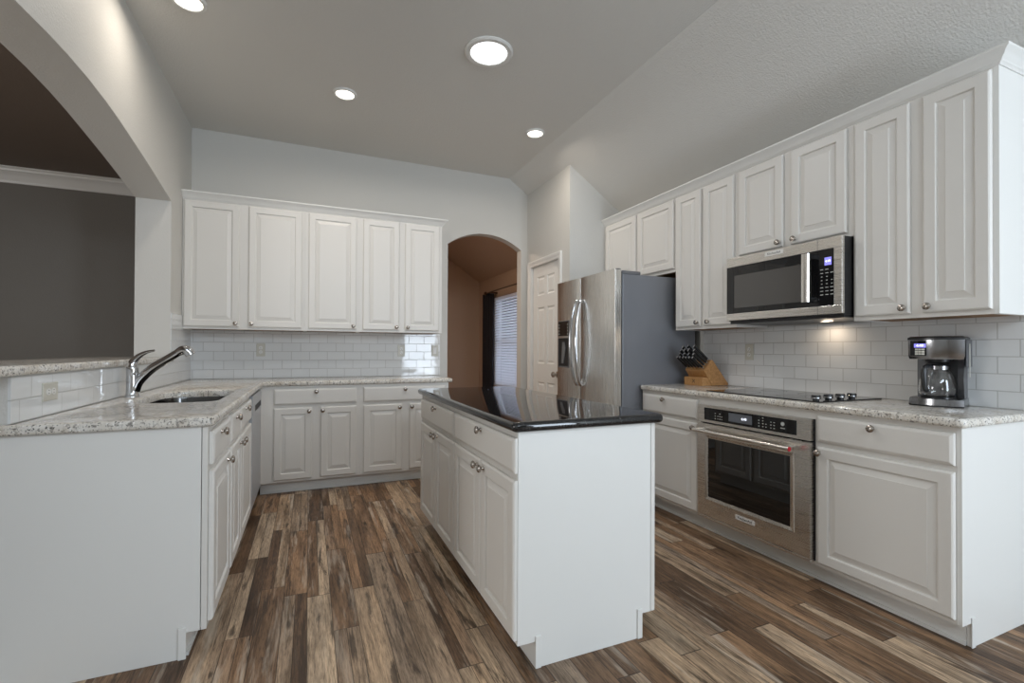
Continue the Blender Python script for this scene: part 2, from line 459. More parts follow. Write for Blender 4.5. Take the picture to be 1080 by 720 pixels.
# dining room shell
YD, ZD = 5.51, 2.74
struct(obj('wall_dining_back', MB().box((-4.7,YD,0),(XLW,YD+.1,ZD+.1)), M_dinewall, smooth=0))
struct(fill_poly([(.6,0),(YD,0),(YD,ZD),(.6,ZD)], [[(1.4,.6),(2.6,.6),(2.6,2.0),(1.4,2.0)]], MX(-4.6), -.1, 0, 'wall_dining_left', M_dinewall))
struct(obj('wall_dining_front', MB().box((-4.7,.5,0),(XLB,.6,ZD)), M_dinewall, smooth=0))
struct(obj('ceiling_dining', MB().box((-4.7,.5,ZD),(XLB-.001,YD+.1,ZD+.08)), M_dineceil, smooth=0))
window('window_4', MX(-4.6), 1.4, 2.6, .6, 2.0, -.09)
def sweep(path, prof, closed=False):
    """path of (x,y), prof of (outward, z); outward is to the right of the walking direction"""
    P = [Vector(p) for p in path]; loops = []
    for i, p in enumerate(P):
        d0 = (P[i]-P[i-1]).normalized() if i > 0 else None
        d1 = (P[i+1]-P[i]).normalized() if i < len(P)-1 else None
        n0 = Vector((d0.y,-d0.x)) if d0 else None; n1 = Vector((d1.y,-d1.x)) if d1 else None
        if n0 and n1:
            m = (n0+n1).normalized(); m = m/ m.dot(n1)
        else: m = n0 or n1
        loops.append([(p.x+m.x*o, p.y+m.y*o, z) for o, z in prof])
    return MB().rings(loops, True, True)
# walking +X along a wall facing -Y: right side is -Y
struct(obj('trim_1', sweep([(-4.6,YD),(XLB,YD)], [(0,ZD-.125),(.012,ZD-.125),(.016,ZD-.105),(.02,ZD-.10),(.03,ZD-.075),(.055,ZD-.045),(.08,ZD-.035),(.085,ZD-.02),(.10,ZD-.015),(.10,ZD-.001),(0,ZD-.001)]), M_white))

# wall tiles
TT = .008
struct(fill_poly([(XLW,.914),(1.25,.914),(1.25,1.337),(XLW,1.337)], [], MYm(YBW), 0.0, TT, 'trim_2', M_tileX))
struct(fill_poly([(2.15,.914),(YBW-TT,.914),(YBW-TT,1.44),(4.185,1.44),(4.185,1.077),(2.15,1.077)], [], MX(XLW), 0.0, TT, 'trim_3', M_tileY))
struct(fill_poly([(-2.91,.914),(-.90,.914),(-.90,1.40),(-1.0,1.40),(-1.0,1.345),(-2.91,1.345)], [], MXm(XRW), 0.0, TT, 'trim_5', M_tileY))

# ------------------------------------------------------------------ pantry door (six-panel)
MD = MXm(XPAN)
d0, d1, dz = DO[0]+.004, DO[1]-.004, DO[2]-.004
leaf = MB()
uL, uR = -d1, -d0      # u = -y
NF = -.02              # leaf face plane just inside the wall face
panels = []
wd = uR-uL
for (p0,p1) in ((.115,.275),(.335,.495)):
    for (q0,q1) in ((.22,.84),(1.035,1.635),(1.765,1.965)):
        panels.append((uL+p0,uL+p1,q0,q1))
# door skin with panel openings then recessed raised panels
def skin(mb, M, u0, u1, v0, v1, holes, n):
    us = sorted({u0,u1,*[h[0] for h in holes],*[h[1] for h in holes]}); vs = sorted({v0,v1,*[h[2] for h in holes],*[h[3] for h in holes]})
    for i in range(len(us)-1):
        for j in range(len(vs)-1):
            uc, vc = (us[i]+us[i+1])/2, (vs[j]+vs[j+1])/2
            if any(h[0]<uc<h[1] and h[2]<vc<h[3] for h in holes): continue
            mb.add([M(us[i],vs[j],n),M(us[i+1],vs[j],n),M(us[i+1],vs[j+1],n),M(us[i],vs[j+1],n)], [(0,1,2,3)])
def rect_ring(M, u0, u1, v0, v1, ins, n):
    return [M(u0+ins,v0+ins,n),M(u1-ins,v0+ins,n),M(u1-ins,v1-ins,n),M(u0+ins,v1-ins,n)]
skin(leaf, MD, uL, uR, .006, dz, panels, NF)
for p in panels:
    leaf.rings([rect_ring(MD,*p,i,NF+n) for i,n in ((0,0),(.004,-.006),(.014,-.010),(.018,-.010),(.036,-.003))])
leaf.rings([rect_ring(MD,uL,uR,.006,dz,0,NF),rect_ring(MD,uL,uR,.006,dz,0,NF-.035)], False, True)
door = struct(obj('door_1', leaf, M_white, smooth=0))
cas = MB()
cprof = [(0,.0),(0,.010),(.012,.014),(.030,.012),(.046,.020),(.058,.020),(.062,.016),(.062,0)]
def casing(mb, M, u0, u1, v1):
    # path up the left, across, down the right; outward offset = away from the opening
    for a, b, sgn in ((u0, None, -1), (u1, None, 1)):
        mb.rings([[M(a+sgn*o, 0.0, n) for o, n in cprof], [M(a+sgn*o, v1+o, n) for o, n in cprof]], True, True)
    mb.rings([[M(u0-o, v1+o, n) for o, n in cprof], [M(u1+o, v1+o, n) for o, n in cprof]], True, True)
casing(cas, MD, -DO[1], -DO[0], DO[2])
obj('door_casing', cas, M_white, door)
jm = MB()
jm.fbox(MD,-DO[1],-DO[1]+.003,0,DO[2],-.09,-.001); jm.fbox(MD,-DO[0]-.003,-DO[0],0,DO[2],-.09,-.001); jm.fbox(MD,-DO[1]+.003,-DO[0]-.003,DO[2]-.003,DO[2],-.09,-.001)
obj('door_jamb', jm, M_white, door, smooth=0)
kc = Vector(MD(-4.135,.935,NF))
obj('door_knob', MB().lathe(kc, [(.031,0),(.031,.004),(.024,.008),(.012,.012),(.011,.026),(.022,.034),(.029,.044),(.029,.054),(.020,.062),(.004,.065)], dirv=(-1,0,0)), M_nickel, door)
for hz in (.25,1.09,1.86):
    hb = MB().fbox(MD, -d1+.002, -d1+.03, hz-.045, hz+.045, NF, NF+.003)
    hb.lathe(MD(-d1-.001,hz-.046,NF+.022-.013), [(.006,0),(.006,.092)], seg=10)
    obj('hinge', hb, M_white, door)

# ------------------------------------------------------------------ cabinet builders
T = .019
def panel_door(M, u0, u1, v0, v1, n0=0.0, frame=.056):
    mb = MB()
    f = frame
    R_ = lambda i, n: rect_ring(M,u0,u1,v0,v1,i,n0+n)
    mb.rings([R_(0,0.001),R_(0,.012),R_(.003,.016),R_(.008,T),R_(f-.006,T),R_(f-.003,.0165),R_(f-.001,.0095),R_(f+.004,.009),R_(f+.006,.0095),R_(f+.030,.0165),R_(f+.032,.0185)], True, True)
    return mb
def slab_front(M, u0, u1, v0, v1, n0=0.0):
    mb = MB()
    R_ = lambda i, n: rect_ring(M,u0,u1,v0,v1,i,n0+n)
    mb.rings([R_(0,0.001),R_(0,.011),R_(.003,.014),R_(.011,.018),R_(.014,T)], True, True)
    return mb
def knob_mb(M, u, v, n=T):
    c = Vector(M(u,v,n)); d = Vector(M(u,v,n+1))-c
    return MB().lathe(c, [(.009,0),(.008,.002),(.006,.006),(.006,.010),(.010,.013),(.0158,.016),(.0172,.020),(.0162,.0245),(.011,.028),(.003,.0295)], dirv=d, seg=18)
def frame_mb(M, u0, u1, v0, v1, holes, n0=-.019, n1=0.0):
    mb = MB()
    us = sorted({u0,u1,*[h[0] for h in holes],*[h[1] for h in holes]}); vs = sorted({v0,v1,*[h[2] for h in holes],*[h[3] for h in holes]})
    # full-height stiles then rails between
    for j in range(len(vs)-1):
        vc = (vs[j]+vs[j+1])/2
        runs = []
        for i in range(len(us)-1):
            uc = (us[i]+us[i+1])/2
            if any(h[0]<uc<h[1] and h[2]<vc<h[3] for h in holes): continue
            if runs and abs(runs[-1][1]-us[i])<1e-6: runs[-1][1] = us[i+1]
            else: runs.append([us[i],us[i+1]])
        for a,b in runs: mb.fbox(M,a,b,vs[j],vs[j+1],n0,n1)
    return mb
ZT, ZTOE = .876, .098
def base_unit(name, M, u0, u1, depth, doors, drawers, label, cat='cabinet', group=None, holes=None, toe=True, ends=(), top=ZT, frame_holes=None, toe_u=None):
    """doors: (u0,u1,knob_u or None); drawers: (u0,u1,[knob u])"""
    c = M((u0+u1)/2,0,-depth/2)
    th = thing(name, c, label, cat, group)
    fh = frame_holes
    if fh is None:
        fh = [(d[0]+.015,d[1]-.015,.133,.675) for d in doors]+[(d[0]+.015,d[1]-.015,.738,.836) for d in drawers]
    fr = frame_mb(M,u0,u1,ZTOE,top,fh)
    obj('face_frame', fr, M_cab, th, smooth=0)
    b = MB()
    for a,bb in ((u0,u0+.016),(u1-.016,u1)): b.fbox(M,a,bb,ZTOE,top-.001,-depth+.002,-.0195)
    b.fbox(M,u0+.016,u1-.016,ZTOE,ZTOE+.016,-depth+.002,-.0195)
    b.fbox(M,u0+.016,u1-.016,ZTOE+.016,top-.001,-depth+.002,-depth+.008)
    obj('carcass', b, M_cab, th, smooth=0)
    if toe:
        tu = toe_u or (u0,u1)
        tk = MB().fbox(M,tu[0],tu[1],.001,ZTOE-.0005,-.085,-.070)
        tk.fbox(M,tu[0],tu[1],.001,.014,-.070,-.060)
        obj('toe_kick', tk, M_white, th, smooth=0)
    for d in doors:
        z0, z1 = (d[3],d[4]) if len(d) > 3 else (.118,.698)
        o = obj('door', panel_door(M,d[0],d[1],z0,z1), M_cab, th, smooth=0)
        if d[2] is not None: obj('knob', knob_mb(M,d[2],z1-.028), M_nickel, o)
    for d in drawers:
        o = obj('drawer', slab_front(M,d[0],d[1],.724,.852), M_cab, th, smooth=0)
        for k in d[2]: obj('knob', knob_mb(M,k,.828 if len(d)<4 else d[3]), M_nickel, o)
    return th
def end_panel(th, a, b, name='end_panel'):
    return obj(name, MB().box(a,b), M_white, th, smooth=0)

# ---- left run (faces +X)
ML = MX(-.356)
XE = -.356
c1 = base_unit('base_cabinet', ML, 2.155, 2.60, .565, [(2.158,2.582,2.49)], [(2.158,2.582,[2.31])], 'white base cabinet at the near end of the sink counter, with plain end panel')
# finished end panel with toe notch
pan = fill_poly([(-1.155,.001),(XE-.070,.001),(XE-.070,ZTOE),(XE-.0215,ZTOE),(XE-.0215,ZT-.001),(-1.155,ZT-.001)], [], MYm(2.1495), 0, .0125, 'end_panel', M_white, c1)
end = MB().box((XE-.0185,2.137,ZTOE),(XE,2.1545,ZT-.001)); obj('end_stile', end, M_cab, c1, smooth=0)
obj('toe_cap', MB().box((XE-.090,2.129,.001),(XE-.064,2.1369,ZTOE+.022)), M_white, c1, smooth=0, bevel=.002)
c2 = base_unit('sink_base_cabinet', ML, 2.601, 3.49, .565, [(2.625,2.938,2.91),(2.965,3.47,3.003)], [(2.625,2.938,[2.753]),(2.965,3.47,[3.157])], 'white sink base cabinet under the faucet, with two doors and two false drawer fronts')

# dishwasher
dw = thing('dishwasher', (-.62,3.80,0), 'grey dishwasher front with dark handle slot beside the corner', 'dishwasher')
obj('tub', MB().fbox(ML,3.503,4.115,.11,.868,-.56,-.012), M_gplastic, dw, smooth=0)
f = MB()
f.rings([[ML(u,v,n) for u,v in ((3.505,.12),(4.112,.12),(4.112,.735),(3.505,.735))] for n in (-.011,.018)] , True, True)
obj('door_panel', f, M_dwhite, dw, smooth=0, bevel=.003)
cp = MB()
hs = [(3.66,4.10,.745,.79)]
cp2 = frame_mb(ML,3.505,4.112,.738,.865,hs,-.011,.020)
obj('control_panel', cp2, M_dwhite, dw, smooth=0)
obj('handle_recess', MB().fbox(ML,3.6605,4.0995,.7455,.7895,-.011,.017), M_dark, dw, smooth=0)
obj('kick_plate', MB().fbox(ML,3.505,4.112,.004,.112,-.085,-.07), M_dwhite, dw, smooth=0)
obj('top_seal', MB().fbox(ML,3.505,4.112,.8655,.875,-.02,.005), M_dark, dw, smooth=0)

# ---- back run (faces -Y)
MBk = MYm(4.239)
base_unit('base_cabinet', MBk, -.356, .405, .56, [(-.257,.028,.004),(.092,.377,.108)], [(-.257,.377,[.058])], 'white double-door base cabinet in the corner beside the dishwasher, one wide drawer')
base_unit('base_cabinet', MBk, .4055, 1.1855, .56, [(.433,.763,.737),(.826,1.157,.845)], [(.433,1.157,[.785])], 'white double-door base cabinet on back wall nearest the arched doorway, behind the island')
# blind corner filler between dishwasher and back run
fl = MB().fbox(ML,4.118,4.2385,ZTOE,ZT-.001,-.02,0)
o = obj('corner_filler', fl, M_cab, smooth=0); tag(o, 'white corner filler strip between the dishwasher and back base cabinets', 'filler')

# ---- right run (faces -X)
MR = MXm(2.3566)
r1 = base_unit('base_cabinet', MR, -1.585, -1.019, .60, [(-1.567,-1.022,-1.553)], [(-1.567,-1.022,[-1.312])], 'white base cabinet below the coffee maker, one wide door and finished side', toe_u=(-1.585,-1.02))
fill_poly([(2.3566+.070,.001),(2.958,.001),(2.958,ZT-.001),(2.3566,ZT-.001),(2.3566,ZTOE),(2.3566+.070,ZTOE)], [], MYm(1.0185), 0, .0155, 'end_panel', M_white, r1)
obj('toe_cap', MB().box((2.3566+.062,.9975,.001),(2.3566+.088,1.0028,ZTOE+.022)), M_white, r1, smooth=0, bevel=.002)
r2 = base_unit('oven_cabinet', MR, -2.349, -1.5855, .60, [], [], 'white cabinet surrounding the built-in wall oven under the cooktop', frame_holes=[(-2.332,-1.592,.125,.822)])
r3 = base_unit('base_cabinet', MR, -2.93, -2.3495, .60, [(-2.902,-2.361,-2.388)], [(-2.902,-2.361,[-2.675])], 'white base cabinet beside refrigerator, below the knife block, partly behind the island')

# ---- island (faces -X with doors)
XI0, XI1, YI0, YI1 = .703, 1.326, 1.5706, 3.1486
MI = MXm(XI0)
isl = thing('island_cabinet', ((XI0+XI1)/2, (YI0+YI1)/2, 0), 'white kitchen island cabinet carrying the black granite top', 'island')
obj('face_frame', frame_mb(MI,-YI1,-YI0-.0155,ZTOE,ZT,[(-3.10,-2.37,.738,.836),(-2.32,-1.60,.738,.836),(-3.10,-2.74,.133,.675),(-2.70,-2.36,.133,.675),(-2.31,-1.95,.133,.675),(-1.91,-1.60,.133,.675)]), M_cab, isl, smooth=0)
b = MB()
b.box((XI0+.02,YI0+.016,ZTOE),(XI1-.02,YI1-.016,ZTOE+.016)); b.box((XI0+.02,2.34,ZTOE+.016),(XI1-.02,2.356,ZT-.001)); b.box((XI0+.02,YI0+.016,ZT-.02),(XI1-.02,YI1-.016,ZT-.001))
obj('carcass', b, M_cab, isl, smooth=0)
obj('back_frame', MB().box((XI1-.019,YI0+.0005,ZTOE),(XI1,YI1,ZT-.001)), M_cab, isl, smooth=0)
for q in range(4):
    obj('back_door', panel_door(MX(XI1), 1.60+q*.388, 1.60+q*.388+.360, .118, .80), M_cab, isl, smooth=0)
TI0, TI1 = XI0+.072, XI1-.068
for yy_, nm in ((YI0+.0155, 'end_panel'), (YI1, 'end_panel')):
    fill_poly([(TI0,.001),(TI1,.001),(TI1,ZTOE),(XI1-.0225,ZTOE),(XI1-.0225,ZT-.001),(XI0,ZT-.001),(XI0,ZTOE),(TI0,ZTOE)], [], MYm(yy_), 0, .0155, nm, M_white, isl)
obj('toe_kick', MB().box((TI0,YI0+.016,.001),(TI0+.015,YI1-.016,ZTOE-.0005)), M_white, isl, smooth=0)
obj('toe_kick', MB().box((TI1-.015,YI0+.016,.001),(TI1,YI1-.016,ZTOE-.0005)), M_white, isl, smooth=0)
for xx in (TI0-.001, TI1-.022):
    obj('toe_cap', MB().box((xx,YI0-.006,.001),(xx+.024,YI0,ZTOE+.022)), M_white, isl, smooth=0, bevel=.002)
for (a,bb,k) in ((-3.118,-2.728,-2.752),(-2.718,-2.342,-2.632),(-2.328,-1.936,-1.982),(-1.928,-1.572,-1.876)):
    k = {-2.632:-2.690}.get(k,k)
    o = obj('door', panel_door(MI,a,bb,.118,.698), M_cab, isl, smooth=0)
    obj('knob', knob_mb(MI,{-3.118:-2.755,-2.718:-2.685,-2.328:-1.970,-1.928:-1.892}[a],.672), M_nickel, o)
for (a,bb,k) in ((-3.118,-2.362,-2.715),(-2.338,-1.572,-1.928)):
    o = obj('drawer', slab_front(MI,a,bb,.724,.852), M_cab, isl, smooth=0)
    obj('knob', knob_mb(MI,k,.830), M_nickel, o)

# ------------------------------------------------------------------ upper cabinets
def upper_unit(M, u0, u1, v0, v1, depth, doors, label, group=None, name='wall_cabinet'):
    th = thing(name, M((u0+u1)/2, v0, -depth/2), label, 'cabinet', group)
    obj('face_frame', frame_mb(M,u0,u1,v0,v1,[(d[0]+.02,d[1]-.02,d[2]+.02,d[3]-.02) for d in doors]), M_cab, th, smooth=0)
    b = MB()
    for a,bb in ((u0,u0+.014),(u1-.014,u1)): b.fbox(M,a,bb,v0,v1,-depth+.002,-.0195)
    b.fbox(M,u0+.014,u1-.014,v1-.016,v1,-depth+.002,-.0195)
    b.fbox(M,u0+.014,u1-.014,v0+.03,v1-.016,-depth+.002,-depth+.008)
    obj('carcass', b, M_cab, th, smooth=0)
    obj('underside', MB().fbox(M,u0+.0145,u1-.0145,v0+.004,v0+.018,-depth+.003,-.0195), M_rawwood, th, smooth=0)
    for d in doors:
        o = obj('door', panel_door(M,*d[:4]), M_cab, th, smooth=0)
        if d[4] is not None: obj('knob', knob_mb(M,d[4],d[2]+.028), M_nickel, o)
    return th
ZU0, ZU1 = 1.337, 2.40
MBu = MYm(4.509)
DB = YBW-4.509-.001
upper_unit(MBu,-.938,-.036,ZU0,ZU1,DB,[(-.926,-.538,1.358,2.372,-.562),(-.470,-.062,1.358,2.372,-.446)],'white two-door wall cabinet above sink corner, leftmost on the back wall')
upper_unit(MBu,-.0355,.4225,ZU0,ZU1,DB,[(-.008,.392,1.358,2.372,.364)],'white single-door wall cabinet, middle of the back wall')
upper_unit(MBu,.423,1.189,ZU0,ZU1,DB,[(.450,.777,1.358,2.372,.751),(.830,1.160,1.358,2.372,.856)],'white two-door wall cabinet on back wall next to arched doorway')
MRu = MXm(2.6536)
DR = XRW-2.6536-.001
upper_unit(MRu,-3.866,-2.9005,1.800,ZU1,DR,[(-3.836,-3.385,1.825,2.372,None),(-3.350,-2.913,1.825,2.372,None)],'short white two-door wall cabinet above the refrigerator')
upper_unit(MRu,-2.900,-2.3265,ZU0,ZU1,DR,[(-2.886,-2.630,1.358,2.372,-2.657),(-2.604,-2.338,1.358,2.372,-2.552)],'tall white wall cabinet with two narrow doors, between refrigerator and microwave')
upper_unit(MRu,-2.326,-1.5785,1.790,ZU1,DR,[(-2.296,-1.976,1.812,2.372,-2.0),(-1.925,-1.607,1.812,2.372,-1.897)],'short white two-door wall cabinet directly above the microwave')
ru = upper_unit(MRu,-1.578,-1.019,ZU0,ZU1,DR,[(-1.566,-1.318,1.358,2.372,-1.341),(-1.266,-1.024,1.358,2.372,-1.241)],'tall white two-door wall cabinet above coffee maker, nearest the camera')
end_panel(ru,(2.6537,1.0036,ZU0),(2.958,1.0185,ZU1))

CPROF = [(0,2.383),(.004,2.383),(.007,2.390),(.013,2.394),(.016,2.402),(.026,2.410),(.034,2.424),(.044,2.430),(.048,2.434),(.048,2.443),(0,2.443)]
o = obj('crown_moulding', sweep([(-.939,4.509),(1.1895,4.509),(1.1895,YBW-.001)], CPROF), M_white)
tag(o, 'white crown moulding along the top of the back wall cabinets', 'moulding')
o = obj('crown_moulding', sweep([(2.6536,YPAN-.001),(2.6536,1.003),(XRW-.001,1.003)], CPROF), M_white)
tag(o, 'white crown moulding along top of right wall cabinets, over the microwave', 'moulding')

# ------------------------------------------------------------------ countertops
def offset_poly(poly, d, fixed=()):
    n = len(poly); out = []
    for i in range(n):
        p0, p1, p2 = Vector(poly[i-1]), Vector(poly[i]), Vector(poly[(i+1)%n])
        e0 = (p1-p0).normalized(); e1 = (p2-p1).normalized()
        n0 = Vector((-e0.y,e0.x)); n1 = Vector((-e1.y,e1.x))
        m = (n0+n1); m = m/ max(1e-6, m.length_squared) * 2
        out.append((p1.x+m.x*d, p1.y+m.y*d))
    return out
def round_corner(poly, idx, r, k=6):
    out = []
    for i, p in enumerate(poly):
        if i not in idx: out.append(p); continue
        p0, p1, p2 = Vector(poly[i-1]), Vector(p), Vector(poly[(i+1)%len(poly)])
        a = p1+(p0-p1).normalized()*r; b_ = p1+(p2-p1).normalized()*r
        for q in range(k+1):
            t_ = q/k
            out.append(tuple(a*(1-t_)**2+p1*2*t_*(1-t_)+b_*t_*t_))
    return out
def slab(name, poly, z0, z1, r, m, hole=None):
    """bullnosed stone slab, poly CCW"""
    prof = [(r*(1-math.sin(a)), z0+r*(1-math.cos(a))) for a in [PI/2*i/5 for i in range(6)]]
    prof = prof + [(r*(1-math.cos(a)), z1-r*(1-math.sin(a))) for a in [PI/2*i/6 for i in range(7)]]
    # first quarter runs from underside inset r to the nose
    rings = [[(x,y,z) for x,y in offset_poly(poly, ins)] for ins, z in prof]
    mb = MB(); mb.rings(rings, False, False)
    def capped(ring, z, hl, up):
        bm = bmesh.new(); ed = []
        for lp in [ring]+([hl] if hl else []):
            vs = [bm.verts.new((p[0],p[1],z)) for p in lp]
            for i in range(len(vs)): ed.append(bm.edges.new((vs[i],vs[(i+1)%len(vs)])))
        bmesh.ops.triangle_fill(bm, use_beauty=True, use_dissolve=False, edges=ed)
        bm.verts.index_update()
        mb.add([tuple(v.co) for v in bm.verts], [tuple(v.index for v in f.verts) for f in bm.faces])
        bm.free()
    if hole:
        h2 = offset_poly(hole, -.006)
        capped(rings[-1], z1, h2, True); capped(rings[0], z0, hole, False)
        mb.rings([[(x,y,z1) for x,y in h2],[(x,y,z1-.002) for x,y in offset_poly(hole,-.002)],[(x,y,z1-.006) for x,y in hole],[(x,y,z0) for x,y in hole]], False, False)
    else:
        capped(rings[-1], z1, None, True); capped(rings[0], z0, None, False)
    # weld coincident points
    bm = bmesh.new()
    vs = [bm.verts.new(p) for p in mb.v]
    for f in mb.f:
        try: bm.faces.new([vs[i] for i in f])
        except ValueError: pass
    bmesh.ops.remove_doubles(bm, verts=bm.verts, dist=1e-5)
    bm.verts.index_update()
    out = MB(); out.add([tuple(v.co) for v in bm.verts],[tuple(v.index for v in f.verts) for f in bm.faces]); bm.free()
    return obj(name, out, m, smooth=50)
CZ0, CZ1 = .877, .914
# sink cut-out: rounded D
def rrect(x0,x1,y0,y1,rs,k=8):
    pts = []
    for (cx,cy,a0_,r) in ((x1,y0,-90,rs[0]),(x1,y1,0,rs[1]),(x0,y1,90,rs[2]),(x0,y0,180,rs[3])):
        ox = cx-r if cx==x1 else cx+r; oy = cy+r if cy==y0 else cy-r
        for q in range(k+1):
            a = math.radians(a0_+90*q/k); pts.append((ox+r*math.cos(a), oy+r*math.sin(a)))
    return pts
SINK = rrect(-.80,-.425,2.745,3.46,(.07,.06,.12,.17))
WX = XLW+TT+.0005; WY = YBW-TT-.0005; WXR = XRW-TT-.0005
LP = [(-1.16,2.112),(-.331,2.112),(-.331,4.214),(1.225,4.214),(1.225,WY),(WX,WY),(WX,2.149),(-1.16,2.149)]
LP = round_corner(LP,{1,3},.03)
o = slab('countertop', LP, CZ0, CZ1, .013, M_gran, SINK)
tag(o, 'white speckled granite L-shaped countertop around the sink and along back wall', 'countertop')
RP = round_corner([(2.326,.982),(WXR,.982),(WXR,2.934),(2.326,2.934)],{0,3},.03)
o = slab('countertop', RP, CZ0, CZ1, .013, M_gran)
tag(o, 'white speckled granite countertop under the cooktop, knife block and coffee maker', 'countertop')
IP = round_corner([(XI0-.03,YI0-.03),(XI1+.03,YI0-.03),(XI1+.03,YI1+.03),(XI0-.03,YI1+.03)],{0,1,2,3},.03)
o = slab('countertop', IP, CZ0, CZ1, .0165, M_black)
tag(o, 'polished black granite slab on top of the white island', 'countertop')
BP = round_corner([(-1.40,2.03),(-.915,2.03),(-.915,4.20),(-.9395,4.20),(-.9395,4.1795),(-1.156,4.1795),(-1.156,4.25),(-1.40,4.25)],{2},.012,3)
o = slab('bar_top', BP, 1.0785, 1.114, .011, M_gran)
tag(o, 'white speckled granite ledge on the half wall under the big left arch', 'ledge')

# ------------------------------------------------------------------ sink, faucet
sk = thing('sink', (-.61,3.12,.68), 'stainless steel undermount sink set in the left granite counter', 'sink')
mb = MB()
def lerp_poly(p, s):
    cx_ = sum(a for a,_ in p)/len(p); cy_ = sum(b_ for _,b_ in p)/len(p)
    return [(cx_+(a-cx_)*s, cy_+(b_-cy_)*s) for a,b_ in p]
so = offset_poly(SINK, -.012)
mb.rings([[(x,y,.8765) for x,y in offset_poly(SINK,-.028)],[(x,y,.8765) for x,y in offset_poly(SINK,-.002)],[(x,y,.86) for x,y in offset_poly(SINK,.001)],[(x,y,.72) for x,y in offset_poly(SINK,.010)],[(x,y,.695) for x,y in offset_poly(SINK,.022)],[(x,y,.685) for x,y in offset_poly(SINK,.05)]], False, True)
bo = obj('bowl', mb, M_sinksteel, sk)
sd = bo.modifiers.new('wall', 'SOLIDIFY'); sd.thickness = .0012; sd.offset = -1
obj('drain', MB().lathe((-.61,3.15,.6856), [(.055,0),(.055,.002),(.045,.0025),(.040,.001)]), M_chrome, sk)
fa = thing('faucet', (-.872,3.139,.914), 'chrome single-lever pull-out faucet standing behind the sink', 'faucet')
fb = Vector((-.872,3.139,.9145))
obj('body', MB().lathe(fb, [(.034,0),(.034,.004),(.030,.010),(.0285,.03),(.0275,.118)], seg=32), M_chrome, fa)
obj('cap', MB().lathe(fb+Vector((0,0,.1195)), [(.0275,0),(.0285,.004),(.0285,.036),(.026,.044),(.014,.050)], seg=32), M_chrome, fa)
lv = curve([fb+Vector((-.004,0,.160)),fb+Vector((.004,-.001,.190)),fb+Vector((.030,-.004,.220)),fb+Vector((.062,-.008,.240)),fb+Vector((.102,-.012,.251))], 24)
obj('lever', MB().tube(lv, [.027-.0222*(i/(len(lv)-1))**.75 for i in range(len(lv))], 16), M_chrome, fa)
spt = curve([fb+Vector((.008,0,.035)),fb+Vector((.028,0,.085)),fb+Vector((.085,0,.150)),fb+Vector((.165,0,.210)),fb+Vector((.215,0,.247))], 28)
obj('spout', MB().tube(spt, [.027-.007*(i/(len(spt)-1)) for i in range(len(spt))], 18), M_chrome, fa)
hd = curve([fb+Vector((.2,0,.237)),fb+Vector((.226,0,.252)),fb+Vector((.246,0,.250)),fb+Vector((.262,0,.226))], 14)
obj('spray_head', MB().tube(hd, [.0205,.022,.0235,.025,.0255,.026,.0265,.027]+[.027]*(len(hd)-8), 18), M_chrome, fa)

# ------------------------------------------------------------------ outlets
def outlet(M, u, v, n, label, switch=False, horiz=False):
    th = thing('wall_outlet', M(u,v,n), label, 'outlet')
    w, h = (.058,.035) if horiz else (.035,.058)
    mb = MB(); mb.rings([rect_ring(M,u-w,u+w,v-h,v+h,i,n+d) for i,d in ((0,0.0003),(0,.003),(.003,.005))], True, True)
    obj('cover_plate', mb, M_plate, th, smooth=0)
    if switch:
        obj('rocker', MB().fbox(M,u-.016,u+.016,v-.033,v+.033,n+.005,n+.0075), M_white, th, smooth=0, bevel=.001)
    for s_ in ((-1,1) if not switch else ()):
        cu, cv = (u+s_*.0195, v) if horiz else (u, v+s_*.0195)
        ss = MB(); hw_, hh_ = (.014,.0165)
        if horiz: hw_, hh_ = hh_, hw_
        ss.rings([[M(cu+hw_*math.cos(a)*1.05, cv+hh_*math.sin(a)*.95, n+d) for a in [2*PI*q/20 for q in range(20)]] for d in (.0051,.0066)], False, True)
        so_ = obj('socket', ss, M_white, th)
        sl = MB()
        for q in (-1,1):
            if horiz: sl.fbox(M,cu-.004,cu+.004,cv+q*.006-.001,cv+q*.006+.001,n+.0066,n+.0070)
            else: sl.fbox(M,cu+q*.006-.001,cu+q*.006+.001,cv-.002,cv+.006,n+.0066,n+.0070)
        if not horiz: sl.fbox(M,cu-.002,cu+.002,cv-.011,cv-.007,n+.0066,n+.0070)
        obj('slots', sl, M_dark, so_, smooth=0)
    return th
MT = MYm(YBW-TT)
outlet(MT,-.40,1.168,0,'ivory double outlet on tiles under the cabinet pair left of centre')
outlet(MT,.853,1.166,0,'ivory double outlet on back tiles, left of the light switch')
outlet(MT,1.196,1.166,0,'ivory rocker switch on back tiles beside the arched doorway',switch=True)
outlet(MXm(XRW-TT),-2.474,1.169,0,'ivory double outlet on right wall tiles behind the knife block')
outlet(MX(XLW+TT),2.41,1.005,0,'ivory outlet set sideways on the half-wall tiles above sink counter',horiz=True)

